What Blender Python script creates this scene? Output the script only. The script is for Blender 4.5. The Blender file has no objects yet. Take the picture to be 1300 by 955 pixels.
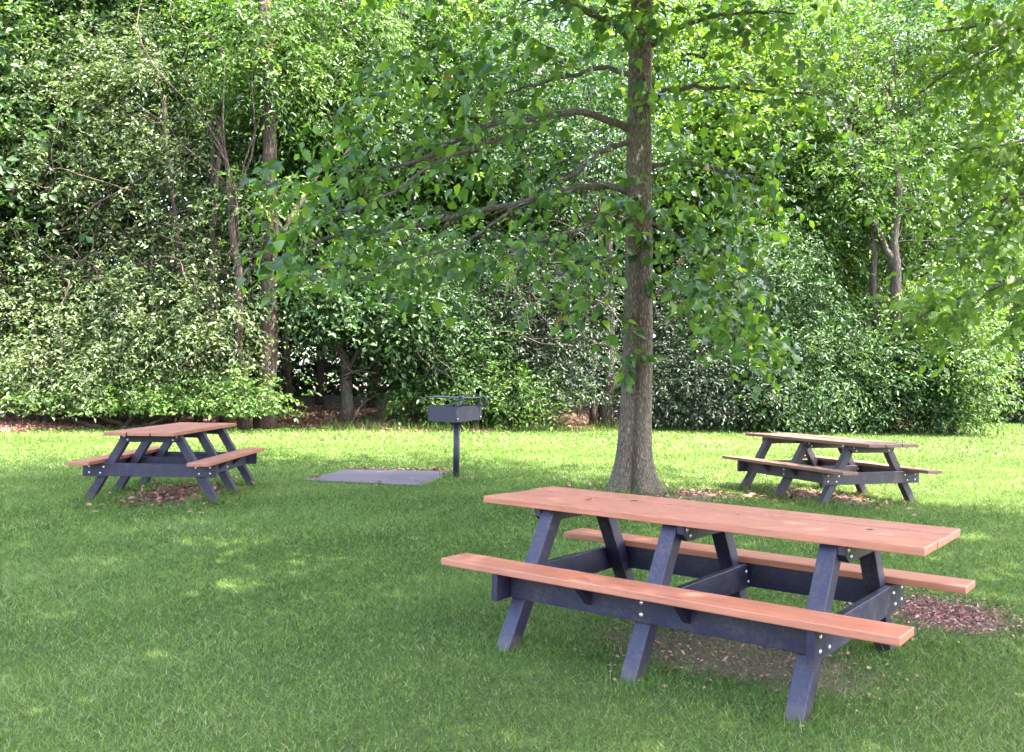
import bpy, bmesh, math
import numpy as np
from mathutils import Vector, Matrix

R = np.random.default_rng(11)
sc = bpy.context.scene
col = sc.collection

# ------------------------------------------------------------------ camera
F_PX, PITCH, CAM_H, ROLL = 1210.4, 0.0006, 1.479, 0.0214
cam_d = bpy.data.cameras.new('camera')
cam = bpy.data.objects.new('camera', cam_d); col.objects.link(cam)
cam_d.sensor_width = 36.0; cam_d.lens = 36.0 * F_PX / 1300.0
cam_d.clip_start = 0.05; cam_d.clip_end = 2000.0
_f = Vector((0, math.cos(PITCH), -math.sin(PITCH))); _r = Vector((1, 0, 0)); _u = _r.cross(_f)
right = _r * math.cos(ROLL) + _u * math.sin(ROLL)
up = _u * math.cos(ROLL) - _r * math.sin(ROLL)
m = Matrix((right, up, -_f)).transposed().to_4x4()
m.translation = (0, 0, CAM_H)
cam.matrix_world = m
sc.camera = cam


def ray(u, v):
    a, b = u - 650.0, v - 477.5
    cr, sr = math.cos(ROLL), math.sin(ROLL)
    a, b = cr * a + sr * b, -sr * a + cr * b
    c, s = math.cos(PITCH), math.sin(PITCH)
    return np.array([a / F_PX, c - s * b / F_PX, -s - c * b / F_PX])


def gpt(u, v, z=0.0):
    d = ray(u, v); t = (z - CAM_H) / d[2]
    return d * t + np.array([0, 0, CAM_H])


def at(u, v, Y):
    d = ray(u, v)
    return d * (Y / d[1]) + np.array([0, 0, CAM_H])


# ------------------------------------------------------------------ object helpers
def tag(o, label=None, cat=None, group=None, kind=None):
    if label: o['label'] = label
    if cat: o['category'] = cat
    if group: o['group'] = group
    if kind: o['kind'] = kind
    return o


def empty(name, loc=(0, 0, 0), rz=0.0):
    o = bpy.data.objects.new(name, None); col.objects.link(o)
    o.empty_display_size = 0.2
    o.location = loc; o.rotation_euler = (0, 0, rz)
    return o


def link_mesh(name, me, mat, parent=None):
    o = bpy.data.objects.new(name, me); col.objects.link(o)
    if mat is not None: me.materials.append(mat)
    if parent is not None: o.parent = parent
    return o


def np_mesh(name, V, loops, starts, tint=None, smooth=False, var=None):
    me = bpy.data.meshes.new(name)
    me.vertices.add(len(V)); me.vertices.foreach_set('co', np.asarray(V, np.float32).ravel())
    me.loops.add(len(loops)); me.loops.foreach_set('vertex_index', np.asarray(loops, np.int32))
    me.polygons.add(len(starts)); me.polygons.foreach_set('loop_start', np.asarray(starts, np.int32))
    if smooth: me.polygons.foreach_set('use_smooth', np.ones(len(starts), bool))
    me.update(calc_edges=True)
    if tint is not None:
        a = me.attributes.new('tint', 'FLOAT', 'POINT'); a.data.foreach_set('value', np.asarray(tint, np.float32))
    return me


def norm(a):
    return a / np.maximum(np.linalg.norm(a, axis=-1, keepdims=True), 1e-9)


class MB:
    def __init__(s): s.v = []; s.f = []

    def add(s, V, Fc):
        b = len(s.v); s.v += [tuple(p) for p in V]; s.f += [tuple(i + b for i in f) for f in Fc]

    def tube(s, pts, rad, n=8, cap=True):
        pts = np.asarray(pts, float); k = len(pts)
        rad = np.broadcast_to(np.asarray(rad, float), (k,))
        tan = norm(np.gradient(pts, axis=0))
        ref = np.array([0, 0, 1.0]) if abs(tan[0][2]) < .9 else np.array([1.0, 0, 0])
        V = []
        a = norm(np.cross(tan[0], ref))
        for i in range(k):
            a = norm(a - tan[i] * np.dot(a, tan[i])); b = np.cross(tan[i], a)
            for j in range(n):
                th = 2 * math.pi * j / n
                V.append(pts[i] + rad[i] * (math.cos(th) * a + math.sin(th) * b))
        Fc = [(i * n + j, i * n + (j + 1) % n, (i + 1) * n + (j + 1) % n, (i + 1) * n + j) for i in range(k - 1) for j in range(n)]
        if cap: Fc += [tuple(range(n))[::-1], tuple((k - 1) * n + j for j in range(n))]
        s.add(V, Fc)

    def build(s, name, mat, parent=None, smooth=False, bevel=0.0, seg=2):
        me = bpy.data.meshes.new(name); me.from_pydata(s.v, [], s.f)
        bm = bmesh.new(); bm.from_mesh(me)
        bmesh.ops.recalc_face_normals(bm, faces=bm.faces[:])
        if bevel > 0:
            bmesh.ops.bevel(bm, geom=bm.edges[:], offset=bevel, segments=seg, affect='EDGES', profile=.5)
        bm.to_mesh(me); bm.free()
        if smooth: me.polygons.foreach_set('use_smooth', np.ones(len(me.polygons), bool))
        me.update()
        return link_mesh(name, me, mat, parent)


def hexa(bot, top):
    V = list(bot) + list(top)
    return V, [(3, 2, 1, 0), (4, 5, 6, 7), (0, 1, 5, 4), (1, 2, 6, 5), (2, 3, 7, 6), (3, 0, 4, 7)]


def box(mb, x0, x1, y0, y1, z0, z1):
    mb.add(*hexa([(x0, y0, z0), (x1, y0, z0), (x1, y1, z0), (x0, y1, z0)], [(x0, y0, z1), (x1, y0, z1), (x1, y1, z1), (x0, y1, z1)]))


# ------------------------------------------------------------------ materials
def new_mat(name):
    mt = bpy.data.materials.new(name); mt.use_nodes = True
    nt = mt.node_tree; nt.nodes.clear()
    out = nt.nodes.new('ShaderNodeOutputMaterial')
    return mt, nt, out


def N(nt, typ, **kw):
    n = nt.nodes.new(typ)
    for k, v in kw.items():
        if k in n.inputs: n.inputs[k].default_value = v
        else: setattr(n, k, v)
    return n


def ramp(nt, fac, stops):
    r = nt.nodes.new('ShaderNodeValToRGB'); e = r.color_ramp.elements
    while len(e) < len(stops): e.new(.5)
    for i, (p, c) in enumerate(stops):
        e[i].position = p; e[i].color = (*c, 1)
    nt.links.new(fac, r.inputs[0]); return r.outputs[0]


def noise(nt, vec, scale, detail=4, rough=.6, dist=0):
    n = nt.nodes.new('ShaderNodeTexNoise')
    n.inputs['Scale'].default_value = scale; n.inputs['Detail'].default_value = detail
    n.inputs['Roughness'].default_value = rough; n.inputs['Distortion'].default_value = dist
    if vec is not None: nt.links.new(vec, n.inputs['Vector'])
    return n.outputs['Fac']


def mapping(nt, scale=(1, 1, 1), coord='Object'):
    tc = nt.nodes.new('ShaderNodeTexCoord'); mp = nt.nodes.new('ShaderNodeMapping')
    mp.inputs['Scale'].default_value = scale
    nt.links.new(tc.outputs[coord], mp.inputs['Vector']); return mp.outputs[0]


def mixc(nt, fac, a, b, mode='MIX'):
    mx = nt.nodes.new('ShaderNodeMix'); mx.data_type = 'RGBA'; mx.blend_type = mode
    for val, sock in ((fac, mx.inputs[0]), (a, mx.inputs[6]), (b, mx.inputs[7])):
        if isinstance(val, bpy.types.NodeSocket): nt.links.new(val, sock)
        elif isinstance(val, tuple): sock.default_value = (*val, 1)
        else: sock.default_value = val
    return mx.outputs[2]


def bump(nt, h, strength, distance):
    b = nt.nodes.new('ShaderNodeBump'); b.inputs['Strength'].default_value = strength; b.inputs['Distance'].default_value = distance
    nt.links.new(h, b.inputs['Height']); return b.outputs[0]


def leaf_mat(name, stops, trans, tfac=.35, rough=.42, spec=.5):
    mt, nt, out = new_mat(name)
    a = N(nt, 'ShaderNodeAttribute', attribute_name='tint')
    c = ramp(nt, a.outputs['Fac'], stops)
    p = nt.nodes.new('ShaderNodeBsdfPrincipled')
    p.inputs['Roughness'].default_value = rough
    p.inputs['Specular IOR Level'].default_value = spec
    nt.links.new(c, p.inputs['Base Color'])
    t = nt.nodes.new('ShaderNodeBsdfTranslucent')
    tc = mixc(nt, 1.0, c, trans, 'MULTIPLY')
    nt.links.new(tc, t.inputs['Color'])
    mx = nt.nodes.new('ShaderNodeMixShader'); mx.inputs[0].default_value = tfac
    nt.links.new(p.outputs[0], mx.inputs[1]); nt.links.new(t.outputs[0], mx.inputs[2])
    nt.links.new(mx.outputs[0], out.inputs[0])
    return mt


M = {}
M['leaf_main'] = leaf_mat('broad_leaf', [(0, (.024, .058, .016)), (.5, (.060, .120, .022)), (.93, (.135, .215, .028)), (1, (.17, .10, .04))], (1.9, 1.9, .7), .50, .36, .45)
M['leaf_silver'] = leaf_mat('small_silvery_leaf', [(0, (0.0413, 0.0649, 0.0223)), (0.6, (0.0826, 0.1164, 0.0384)), (1, (0.1376, 0.1763, 0.0619))], (1.5, 1.6, .9), .30, 0.45, 0.38)
M['leaf_fresh'] = leaf_mat('fresh_leaf', [(0, (0.0256, 0.0563, 0.0112)), (0.6, (0.0525, 0.1030, 0.0191)), (1, (0.1023, 0.1579, 0.0281))], (1.7, 1.8, .9), .36, 0.48, 0.3)
M['leaf_dark'] = leaf_mat('dark_leaf', [(0, (0.0148, 0.0366, 0.0114)), (0.6, (0.0306, 0.0665, 0.0190)), (1, (0.0581, 0.0998, 0.0261))], (1.5, 1.7, .9), .32, 0.5, 0.28)
M['leaf_grey'] = leaf_mat('grey_green_leaf', [(0, (0.0201, 0.0341, 0.0171)), (0.6, (0.0377, 0.0558, 0.0276)), (1, (0.0604, 0.0801, 0.0405))], (1.3, 1.5, 1.0), .28, 0.5, 0.3)
M['leaf_lime'] = leaf_mat('lime_leaf', [(0, (0.0445, 0.0887, 0.0126)), (0.6, (0.0891, 0.1563, 0.0211)), (1, (0.1538, 0.2281, 0.0352))], (1.8, 1.8, .8), .40, 0.45, 0.35)
M['grass'] = leaf_mat('grass_blade', [(0, (.026, .050, .007)), (.5, (.082, .145, .022)), (.9, (.160, .215, .072)), (1, (.28, .26, .13))], (1.35, 1.4, .85), .30, .6, .14)
M['litter'] = leaf_mat('dead_leaf', [(0, (.08, .032, .022)), (.5, (.22, .095, .065)), (1, (.38, .21, .16))], (1.2, .9, .7), .12, .6, .3)
M['chip'] = leaf_mat('wood_chip', [(0, (.08, .032, .026)), (.5, (.25, .105, .085)), (1, (.46, .27, .23))], (.3, .3, .3), .02, .75, .2)


def bark_mat(name, c0, c1, c2, sx=14, sz=2.2, bs=.9):
    mt, nt, out = new_mat(name)
    v = mapping(nt, (sx, sx, sz))
    n1 = noise(nt, v, 1.6, 7, .65, .6)
    v2 = mapping(nt, (1, 1, .6)); n2 = noise(nt, v2, 2.2, 4, .6)
    vo = N(nt, 'ShaderNodeTexVoronoi', feature='DISTANCE_TO_EDGE'); nt.links.new(v, vo.inputs['Vector']); vo.inputs['Scale'].default_value = 1.3
    h = N(nt, 'ShaderNodeMath', operation='MULTIPLY_ADD'); nt.links.new(vo.outputs['Distance'], h.inputs[0]); h.inputs[1].default_value = .8; nt.links.new(n1, h.inputs[2])
    c = ramp(nt, h.outputs[0], [(.35, c0), (.6, c1), (.9, c2)])
    c = mixc(nt, ramp(nt, n2, [(.5, (0, 0, 0)), (.72, (.55, .55, .55))]), c, (.075, .085, .05))
    p = N(nt, 'ShaderNodeBsdfPrincipled', Roughness=.85)
    p.inputs['Specular IOR Level'].default_value = .25
    nt.links.new(c, p.inputs['Base Color'])
    nt.links.new(bump(nt, h.outputs[0], bs, .03), p.inputs['Normal'])
    nt.links.new(p.outputs[0], out.inputs[0]); return mt


M['bark'] = bark_mat('furrowed_bark', (.032, .021, .014), (.108, .075, .052), (.22, .165, .12), 24, 9, 1.0)
M['bark_dark'] = bark_mat('dark_bark', (.02, .014, .011), (.052, .037, .030), (.11, .082, .066), 16, 2.5)
M['bark_pink'] = bark_mat('reddish_bark', (.022, .013, .010), (.062, .037, .030), (.15, .098, .082), 20, 3.5, 1.0)
M['twig'] = bark_mat('twig_bark', (.035, .026, .022), (.085, .062, .052), (.16, .12, .10), 20, 6, .4)


def plank_mat(name, base, dark, light):
    mt, nt, out = new_mat(name)
    v = mapping(nt, (2.0, 40, 40)); g = noise(nt, v, 1.5, 6, .6)
    v2 = mapping(nt, (1, 1, 1)); n2 = noise(nt, v2, 4, 5, .6); n3 = noise(nt, v2, 90, 3, .7)
    c = ramp(nt, g, [(.3, dark), (.52, base), (.75, light)])
    c = mixc(nt, ramp(nt, n2, [(.45, (0, 0, 0)), (.75, (.4, .4, .4))]), c, tuple(x * .7 + .05 for x in base))
    c = mixc(nt, ramp(nt, n3, [(.70, (0, 0, 0)), (.76, (.7, .7, .7))]), c, (.10, .055, .04))
    p = N(nt, 'ShaderNodeBsdfPrincipled', Roughness=.46)
    p.inputs['Specular IOR Level'].default_value = .38
    nt.links.new(c, p.inputs['Base Color'])
    c = mixc(nt, ramp(nt, noise(nt, mapping(nt, (1.2, 5, 5)), 3.2, 6, .7), [(.52, (0, 0, 0)), (.72, (.55, .55, .55))]), c, tuple(x * .62 for x in base)); nt.links.new(c, p.inputs['Base Color'])
    rr = ramp(nt, n2, [(.3, (.40, .40, .40)), (.7, (.56, .56, .56))]); nt.links.new(rr, p.inputs['Roughness'])
    nt.links.new(bump(nt, g, .25, .002), p.inputs['Normal'])
    nt.links.new(p.outputs[0], out.inputs[0]); return mt


M['plank'] = plank_mat('cedar_plank', (.325, .114, .064), (.245, .082, .044), (.395, .144, .084))
M['plank_mid'] = plank_mat('browner_plank', (.255, .092, .052), (.19, .066, .036), (.315, .118, .07))
M['plank_old'] = plank_mat('weathered_plank', (.145, .066, .040), (.10, .045, .028), (.20, .092, .058))


def frame_mat(name, c, dirt):
    mt, nt, out = new_mat(name)
    v = mapping(nt, (1, 1, 1)); n = noise(nt, v, 7, 6, .7); n2 = noise(nt, v, 55, 4, .75)
    k = N(nt, 'ShaderNodeMath', operation='MULTIPLY'); nt.links.new(n, k.inputs[0]); nt.links.new(n2, k.inputs[1])
    cc = mixc(nt, ramp(nt, k.outputs[0], [(.23, (0, 0, 0)), (.40, (.85, .85, .85))]), c, dirt)
    tc = nt.nodes.new('ShaderNodeTexCoord'); sx = nt.nodes.new('ShaderNodeSeparateXYZ'); nt.links.new(tc.outputs['Object'], sx.inputs[0])
    z_ = N(nt, 'ShaderNodeMath', operation='MULTIPLY_ADD'); nt.links.new(n, z_.inputs[0]); z_.inputs[1].default_value = -.10; nt.links.new(sx.outputs[2], z_.inputs[2])
    cc = mixc(nt, ramp(nt, z_.outputs[0], [(0, (.55, .55, .55)), (.03, (0, 0, 0))]), cc, (.045, .034, .026))
    sc_ = noise(nt, mapping(nt, (3, 3, 60)), 3, 3, .6)
    cc = mixc(nt, ramp(nt, sc_, [(.66, (0, 0, 0)), (.74, (.35, .35, .35))]), cc, tuple(x * 3.2 for x in c))
    p = N(nt, 'ShaderNodeBsdfPrincipled', Roughness=.42)
    p.inputs['Specular IOR Level'].default_value = .4
    nt.links.new(cc, p.inputs['Base Color'])
    nt.links.new(ramp(nt, n, [(.3, (.40, .40, .40)), (.7, (.62, .62, .62))]), p.inputs['Roughness'])
    nt.links.new(bump(nt, n2, .2, .002), p.inputs['Normal'])
    nt.links.new(p.outputs[0], out.inputs[0]); return mt


M['frame'] = frame_mat('black_plastic_lumber', (.0115, .008, .026), (.052, .036, .034))
M['frame_old'] = frame_mat('faded_plastic_lumber', (.021, .015, .021), (.068, .048, .046))
M['grill'] = frame_mat('painted_grill_steel', (.013, .011, .025), (.045, .032, .034))


def simple(name, c, rough=.4, metal=0.0):
    mt, nt, out = new_mat(name)
    n = noise(nt, mapping(nt), 60, 3, .6)
    cc = mixc(nt, n, tuple(x * .8 for x in c), tuple(min(1, x * 1.15) for x in c))
    p = N(nt, 'ShaderNodeBsdfPrincipled', Roughness=rough, Metallic=metal)
    nt.links.new(cc, p.inputs['Base Color']); nt.links.new(p.outputs[0], out.inputs[0]); return mt


M['bolt'] = simple('galvanised_steel', (.62, .60, .60), .35, .8)
M['iron'] = simple('sooty_iron', (.045, .042, .055), .5, .5)

# ------------------------------------------------------------------ table placement (shared by ground masks)
TABLES = [(1.055, 5.22, -.6407), (-3.938, 11.269, 1.588), (4.07, 12.35, -1.207)]
TREE = (1.59, 12.3)
GRILL = (-0.775, 13.7)


def in_patch(x, y):
    """0..1 bare-soil weight under the tables, round the tree foot and the grill post"""
    w = np.zeros_like(x)
    for (X, Y, a), (lx, ly, ox, oy) in zip(TABLES, ((1.0, .52, .12, .02), (1.2, .7, -.1, -.15), (1.15, .75, .0, -.1))):
        c, s = math.cos(a), math.sin(a); dx, dy = x - X, y - Y
        u, v = c * dx + s * dy - ox, -s * dx + c * dy - oy
        w = np.maximum(w, (.86 if X == 1.055 else 1.0) * np.clip(1.6 - 1.25 * np.sqrt((u / lx) ** 2 + (v / ly) ** 2), 0, 1))
    for X, Y, rx, ry in ((TREE[0] + .35, TREE[1] - .1, 1.3, .75), (GRILL[0] + .1, GRILL[1], .3, .25), (gpt(1196, 780)[0], gpt(1196, 780)[1], .50, .62)):
        w = np.maximum(w, np.clip(1.6 - 1.3 * np.sqrt(((x - X) / rx) ** 2 + ((y - Y) / ry) ** 2), 0, 1))
    return w


# edge of the woods, traced on the ground
EDGE_PX = [(-420, 556), (-150, 551), (0, 549), (130, 544), (330, 541), (400, 543), (480, 547), (600, 548), (700, 546), (760, 545), (840, 544), (1000, 547), (1150, 548), (1232, 545)]
EDGE = [gpt(u, v)[:2] for u, v in EDGE_PX]
EDGE += [np.array([15.2, 33.0]), np.array([17.5, 39.0]), np.array([26.0, 43.0]), np.array([45.0, 44.0])]
EDGE = np.array(EDGE)
_o = np.argsort(EDGE[:, 0]); EDGE = EDGE[_o]


def edge_y(x): return np.interp(x, EDGE[:, 0], EDGE[:, 1])


# ------------------------------------------------------------------ ground
def ground_mat():
    mt, nt, out = new_mat('lawn_soil')
    tc = nt.nodes.new('ShaderNodeTexCoord'); v = tc.outputs['Object']
    n1 = noise(nt, v, .7, 5, .6); n2 = noise(nt, v, 38, 5, .7); n3 = noise(nt, v, 6, 5, .65)
    g = ramp(nt, n2, [(.3, (.014, .022, .006)), (.5, (.034, .052, .013)), (.72, (.07, .095, .026))])
    g = mixc(nt, ramp(nt, n1, [(.4, (0, 0, 0)), (.7, (.45, .45, .45))]), g, (.085, .11, .03))
    soil = ramp(nt, n2, [(.3, (.045, .030, .022)), (.55, (.105, .070, .052)), (.75, (.19, .135, .105))])
    a = N(nt, 'ShaderNodeAttribute', attribute_name='soil')
    k = N(nt, 'ShaderNodeMath', operation='MULTIPLY_ADD'); nt.links.new(n3, k.inputs[0]); k.inputs[1].default_value = 1.1
    s2 = N(nt, 'ShaderNodeMath', operation='SUBTRACT'); nt.links.new(a.outputs['Fac'], s2.inputs[0]); s2.inputs[1].default_value = .58
    nt.links.new(s2.outputs[0], k.inputs[2])
    f = ramp(nt, k.outputs[0], [(.42, (0, 0, 0)), (.62, (1, 1, 1))])
    c = mixc(nt, f, g, soil)
    p = N(nt, 'ShaderNodeBsdfPrincipled', Roughness=.9); p.inputs['Specular IOR Level'].default_value = .2
    nt.links.new(c, p.inputs['Base Color']); nt.links.new(bump(nt, n2, .8, .02), p.inputs['Normal'])
    nt.links.new(p.outputs[0], out.inputs[0]); return mt


def grid_axis(lo, hi, core0, core1, step):
    a = np.arange(core0, core1 + 1e-6, step)
    left = [core0]; s = step
    while left[-1] > lo: s *= 1.5; left.append(left[-1] - s)
    rt = [core1]; s = step
    while rt[-1] < hi: s *= 1.5; rt.append(rt[-1] + s)
    return np.concatenate([np.array(left[1:])[::-1], a, np.array(rt[1:])])


gx = grid_axis(-500, 500, -9, 9, .15); gy = grid_axis(-300, 700, 1.5, 17, .15)
GX, GY = np.meshgrid(gx, gy)
V = np.stack([GX.ravel(), GY.ravel(), np.zeros(GX.size)], -1)
nx, ny = len(gx), len(gy)
ii = (np.arange(ny - 1)[:, None] * nx + np.arange(nx - 1)).ravel()
Q = np.stack([ii, ii + 1, ii + nx + 1, ii + nx], -1)
me = np_mesh('lawn', V, Q.ravel(), np.arange(len(Q)) * 4)
at_ = me.attributes.new('soil', 'FLOAT', 'POINT'); at_.data.foreach_set('value', in_patch(V[:, 0], V[:, 1]).astype(np.float32))
lawn = tag(link_mesh('lawn', me, ground_mat()), kind='structure')


def floor_mat():
    mt, nt, out = new_mat('woodland_soil')
    tc = nt.nodes.new('ShaderNodeTexCoord'); v = tc.outputs['Object']
    n2 = noise(nt, v, 9, 6, .7); n1 = noise(nt, v, 1.1, 4, .6)
    c = ramp(nt, n2, [(.3, (.05, .03, .022)), (.5, (.12, .07, .05)), (.7, (.23, .14, .11))])
    c = mixc(nt, ramp(nt, n1, [(.45, (0, 0, 0)), (.75, (.6, .6, .6))]), c, (.05, .055, .025))
    p = N(nt, 'ShaderNodeBsdfPrincipled', Roughness=.9); nt.links.new(c, p.inputs['Base Color'])
    nt.links.new(bump(nt, n2, .9, .05), p.inputs['Normal']); nt.links.new(p.outputs[0], out.inputs[0]); return mt


def floor_z(x, y):
    d = np.clip((y - edge_y(x)) / 7.0, 0, 1)
    return .006 + .55 * d * d * (3 - 2 * d) + .05 * np.sin(x * 1.3 + y) * d


fx = np.linspace(-45, 45, 181); fr = np.concatenate([np.linspace(-.25, 14, 48), np.linspace(16, 60, 14)])
FX, FR = np.meshgrid(fx, fr)
wob = .18 * np.sin(FX * 2.1) + .12 * np.sin(FX * 5.3 + 1)
FY = edge_y(FX) + FR + wob * np.clip(1 - FR / 4, 0, 1)
FZ = floor_z(FX, FY)
V = np.stack([FX.ravel(), FY.ravel(), FZ.ravel()], -1); nx, ny = FX.shape[1], FX.shape[0]
ii = (np.arange(ny - 1)[:, None] * nx + np.arange(nx - 1)).ravel()
Q = np.stack([ii, ii + 1, ii + nx + 1, ii + nx], -1)
tag(link_mesh('woodland_floor', np_mesh('woodland_floor', V, Q.ravel(), np.arange(len(Q)) * 4, smooth=True), floor_mat()), kind='structure')


# ------------------------------------------------------------------ grass
def blades(P, h, w, lean, tint):
    n = len(P); az = R.uniform(0, 2 * np.pi, n); ba = R.uniform(0, 2 * np.pi, n)
    side = np.stack([np.cos(ba), np.sin(ba), np.zeros(n)], -1) * (w / 2)[:, None]
    tip = P + np.stack([np.cos(az) * lean * h, np.sin(az) * lean * h, h], -1)
    V = np.stack([P - side, P + side, tip], 1).reshape(-1, 3)
    return V, np.repeat(tint, 3)


def lawn_points(y0, y1, dens, margin=1.35):
    hw = .54 * margin * y1 + .6
    n = int(dens * 2 * hw * (y1 - y0))
    x = R.uniform(-hw, hw, n); y = R.uniform(y0, y1, n)
    k = (np.abs(x) < .54 * margin * y + .6) & (y < edge_y(x) + .1 + R.normal(0, .25, n))
    x, y = x[k], y[k]
    k = R.random(len(x)) > np.minimum(in_patch(x, y), .97) ** 1.6
    x, y = x[k], y[k]
    # off the concrete pad
    inside = np.ones(len(x), bool)
    for i in range(4):
        a, b = PAD[i], PAD[(i + 1) % 4]
        inside &= ((b[0] - a[0]) * (y - a[1]) - (b[1] - a[1]) * (x - a[0])) > -.02
    x, y = x[~inside], y[~inside]
    k = (x - TREE[0]) ** 2 + (y - TREE[1]) ** 2 > .16
    return x[k], y[k]


PAD = [gpt(384.5, 609, .03)[:2], gpt(533, 616, .03)[:2], gpt(578, 598.5, .03)[:2], gpt(438, 595.6, .03)[:2]]


def lump(x, y):
    return (np.sin(x * 1.7 + 1.3 * np.sin(y * 1.1)) + np.sin(y * 2.3 + 1.1 * np.sin(x * .9)) + np.sin(x * 4.1 - y * 3.3)) / 3


Vs, Ts = [], []
for y0, y1, dens, hh, ww in ((2.4, 5, 11500, .021, .0036), (5, 8, 8000, .024, .0050), (8, 13, 3600, .030, .0082), (13, 20, 1300, .038, .0135), (20, 45, 260, .05, .026)):
    x, y = lawn_points(y0, y1, dens)
    n = len(x); P = np.stack([x, y, np.zeros(n)], -1)
    lu = lump(x, y) + .9 * lump(x * .37 + 3, y * .37 + 1)
    h = hh * R.uniform(.55, 1.35, n) * (1 + .18 * lu); w = ww * R.uniform(.7, 1.3, n)
    t = np.clip(.47 + .17 * lu + R.normal(0, .26, n), 0, .93); t[R.random(n) < .035] = 1
    a, b = blades(P, h, w, R.uniform(.2, 1.9, n), t); Vs.append(a); Ts.append(b)
V = np.concatenate(Vs); T = np.concatenate(Ts)
print('grass blades', len(V) // 3)
tag(link_mesh('grass', np_mesh('grass', V, np.arange(len(V)), np.arange(len(V) // 3) * 3, T), M['grass']), 'short mown green grass of the picnic lawn', 'grass', kind='stuff')

# long unmown grass: round table feet, trunk, pad rim and along the wood's edge
Vs, Ts = [], []


def long_tuft(x, y, n, rad, h, w):
    a = R.uniform(0, 2 * np.pi, n); r = rad * np.sqrt(R.random(n))
    P = np.stack([x + r * np.cos(a), y + r * np.sin(a), np.zeros(n)], -1)
    k = in_patch(P[:, 0], P[:, 1]) < 9
    P = P[k]; n = len(P)
    v, t = blades(P, h * R.uniform(.45, 1.25, n), np.full(n, w), R.uniform(.05, .9, n), np.clip(R.normal(.5, .22, n), 0, 1)); Vs.append(v); Ts.append(t)


for (X, Y, a), wd, hh in zip(TABLES, (.0045, .008, .008), (.06, .12, .10)):
    c, s = math.cos(a), math.sin(a)
    for lx in (-.8, -.03, .8):
        for ly in (-.70, .70):
            long_tuft(X + c * lx - s * ly, Y + s * lx + c * ly, 110, .17, hh, wd)
    for i in range(60):
        lx, ly = R.uniform(-1.1, 1.2), R.choice([-1, 1]) * R.uniform(.25, .85)
        long_tuft(X + c * lx - s * ly, Y + s * lx + c * ly, 24, .13, hh * .75, wd)
for i in range(14):
    a = R.uniform(0, 6.28); long_tuft(TREE[0] + .45 * math.cos(a), TREE[1] + .4 * math.sin(a), 40, .15, .10, .009)
for i in range(10): long_tuft(GRILL[0] + R.normal(0, .15), GRILL[1] + R.normal(0, .12), 20, .1, .10, .009)
for i in range(4):
    a, b = PAD[i], PAD[(i + 1) % 4]
    for t in np.linspace(0, 1, 16): q = a + (b - a) * t; long_tuft(q[0], q[1], 16, .08, .06, .01)
for x in np.arange(-14, 24, .10):
    long_tuft(x, edge_y(x) + R.normal(0, .35), 16, .2, R.uniform(.08, .2) * (2.2 if x > 3 else 1.7 if x > -5 else .7), .018)
V = np.concatenate(Vs); T = np.concatenate(Ts)
tag(link_mesh('long_grass', np_mesh('long_grass', V, np.arange(len(V)), np.arange(len(V) // 3) * 3, T), M['grass']), 'longer unmown grass round the table legs, trunk and wood edge', 'grass', kind='stuff')


# ------------------------------------------------------------------ leaves
def leaves4(P, D, Nn, L, Wd, fold=.12):
    """pointed leaf folded along its midrib: 4 verts, 2 tris"""
    D = norm(D); S = norm(np.cross(D, Nn)); Nn = np.cross(S, D)
    L = L[:, None]; Wd = Wd[:, None]
    mid = P + D * L * .45 + Nn * L * fold
    V = np.stack([P, mid + S * Wd * .5, P + D * L - Nn * L * .08, mid - S * Wd * .5], 1)
    n = len(P); b = np.arange(n)[:, None] * 4
    F_ = np.concatenate([b + [0, 1, 2], b + [0, 2, 3]], 1)
    return V.reshape(-1, 3), F_.reshape(-1), 3, 4, 2


def leaves8(P, D, Nn, L, Wd, fold=.10):
    """broad ovate leaf: 8 verts, 2 tris + 2 quads + 2 tris kept as 6 faces of mixed size -> all tris here (8)"""
    D = norm(D); S = norm(np.cross(D, Nn)); Nn = np.cross(S, D)
    L = L[:, None]; Wd = Wd[:, None]
    c1 = P + D * L * .34; c2 = P + D * L * .72 - Nn * L * .05
    u = Nn * L * fold
    V = np.stack([P + D * L * .04, c1 + S * Wd * .5 + u, c2 + S * Wd * .34 + u * .6, P + D * L - Nn * L * .16,
                  c2 - S * Wd * .34 + u * .6, c1 - S * Wd * .5 + u, c1, c2], 1)
    n = len(P); b = np.arange(n)[:, None] * 8
    tri = [0, 1, 6, 6, 1, 2, 6, 2, 7, 7, 2, 3, 7, 3, 4, 7, 4, 6, 6, 4, 5, 6, 5, 0]
    return V.reshape(-1, 3), (b + tri).reshape(-1), 3, 8, 8


def sprays(P0, D0, Ls, k, leaf, droop=.35, rng=R, flat=.6, sub=.35):
    """k leaves set alternately along each drooping spray; returns P, D, N"""
    n = len(P0); D0 = norm(D0)
    t = (np.arange(k) + .5)[None, :, None] / k + rng.uniform(-.25 / k, .25 / k, (n, k, 1))
    upv = np.array([0, 0, 1.0])
    side = norm(np.cross(D0, upv) + 1e-3)
    L3 = Ls[:, None, None]
    P = P0[:, None] + D0[:, None] * (t * L3) - upv * (t ** 2) * L3 * droop
    sg = np.where(np.arange(k) % 2 == 0, 1.0, -1.0)[None, :, None] * rng.uniform(.4, 1, (n, k, 1))
    tan = D0[:, None] - upv * (2 * t * droop)
    D = norm(tan) * .55 + side[:, None] * sg + rng.normal(0, sub, (n, k, 3)) + np.array([0, 0, -.25])
    Nn = upv * flat + rng.normal(0, .5, (n, k, 3)) + np.array([0.0, -.25, 0])
    P = P + D * leaf * .12
    return P.reshape(-1, 3), D.reshape(-1, 3), Nn.reshape(-1, 3)


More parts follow.
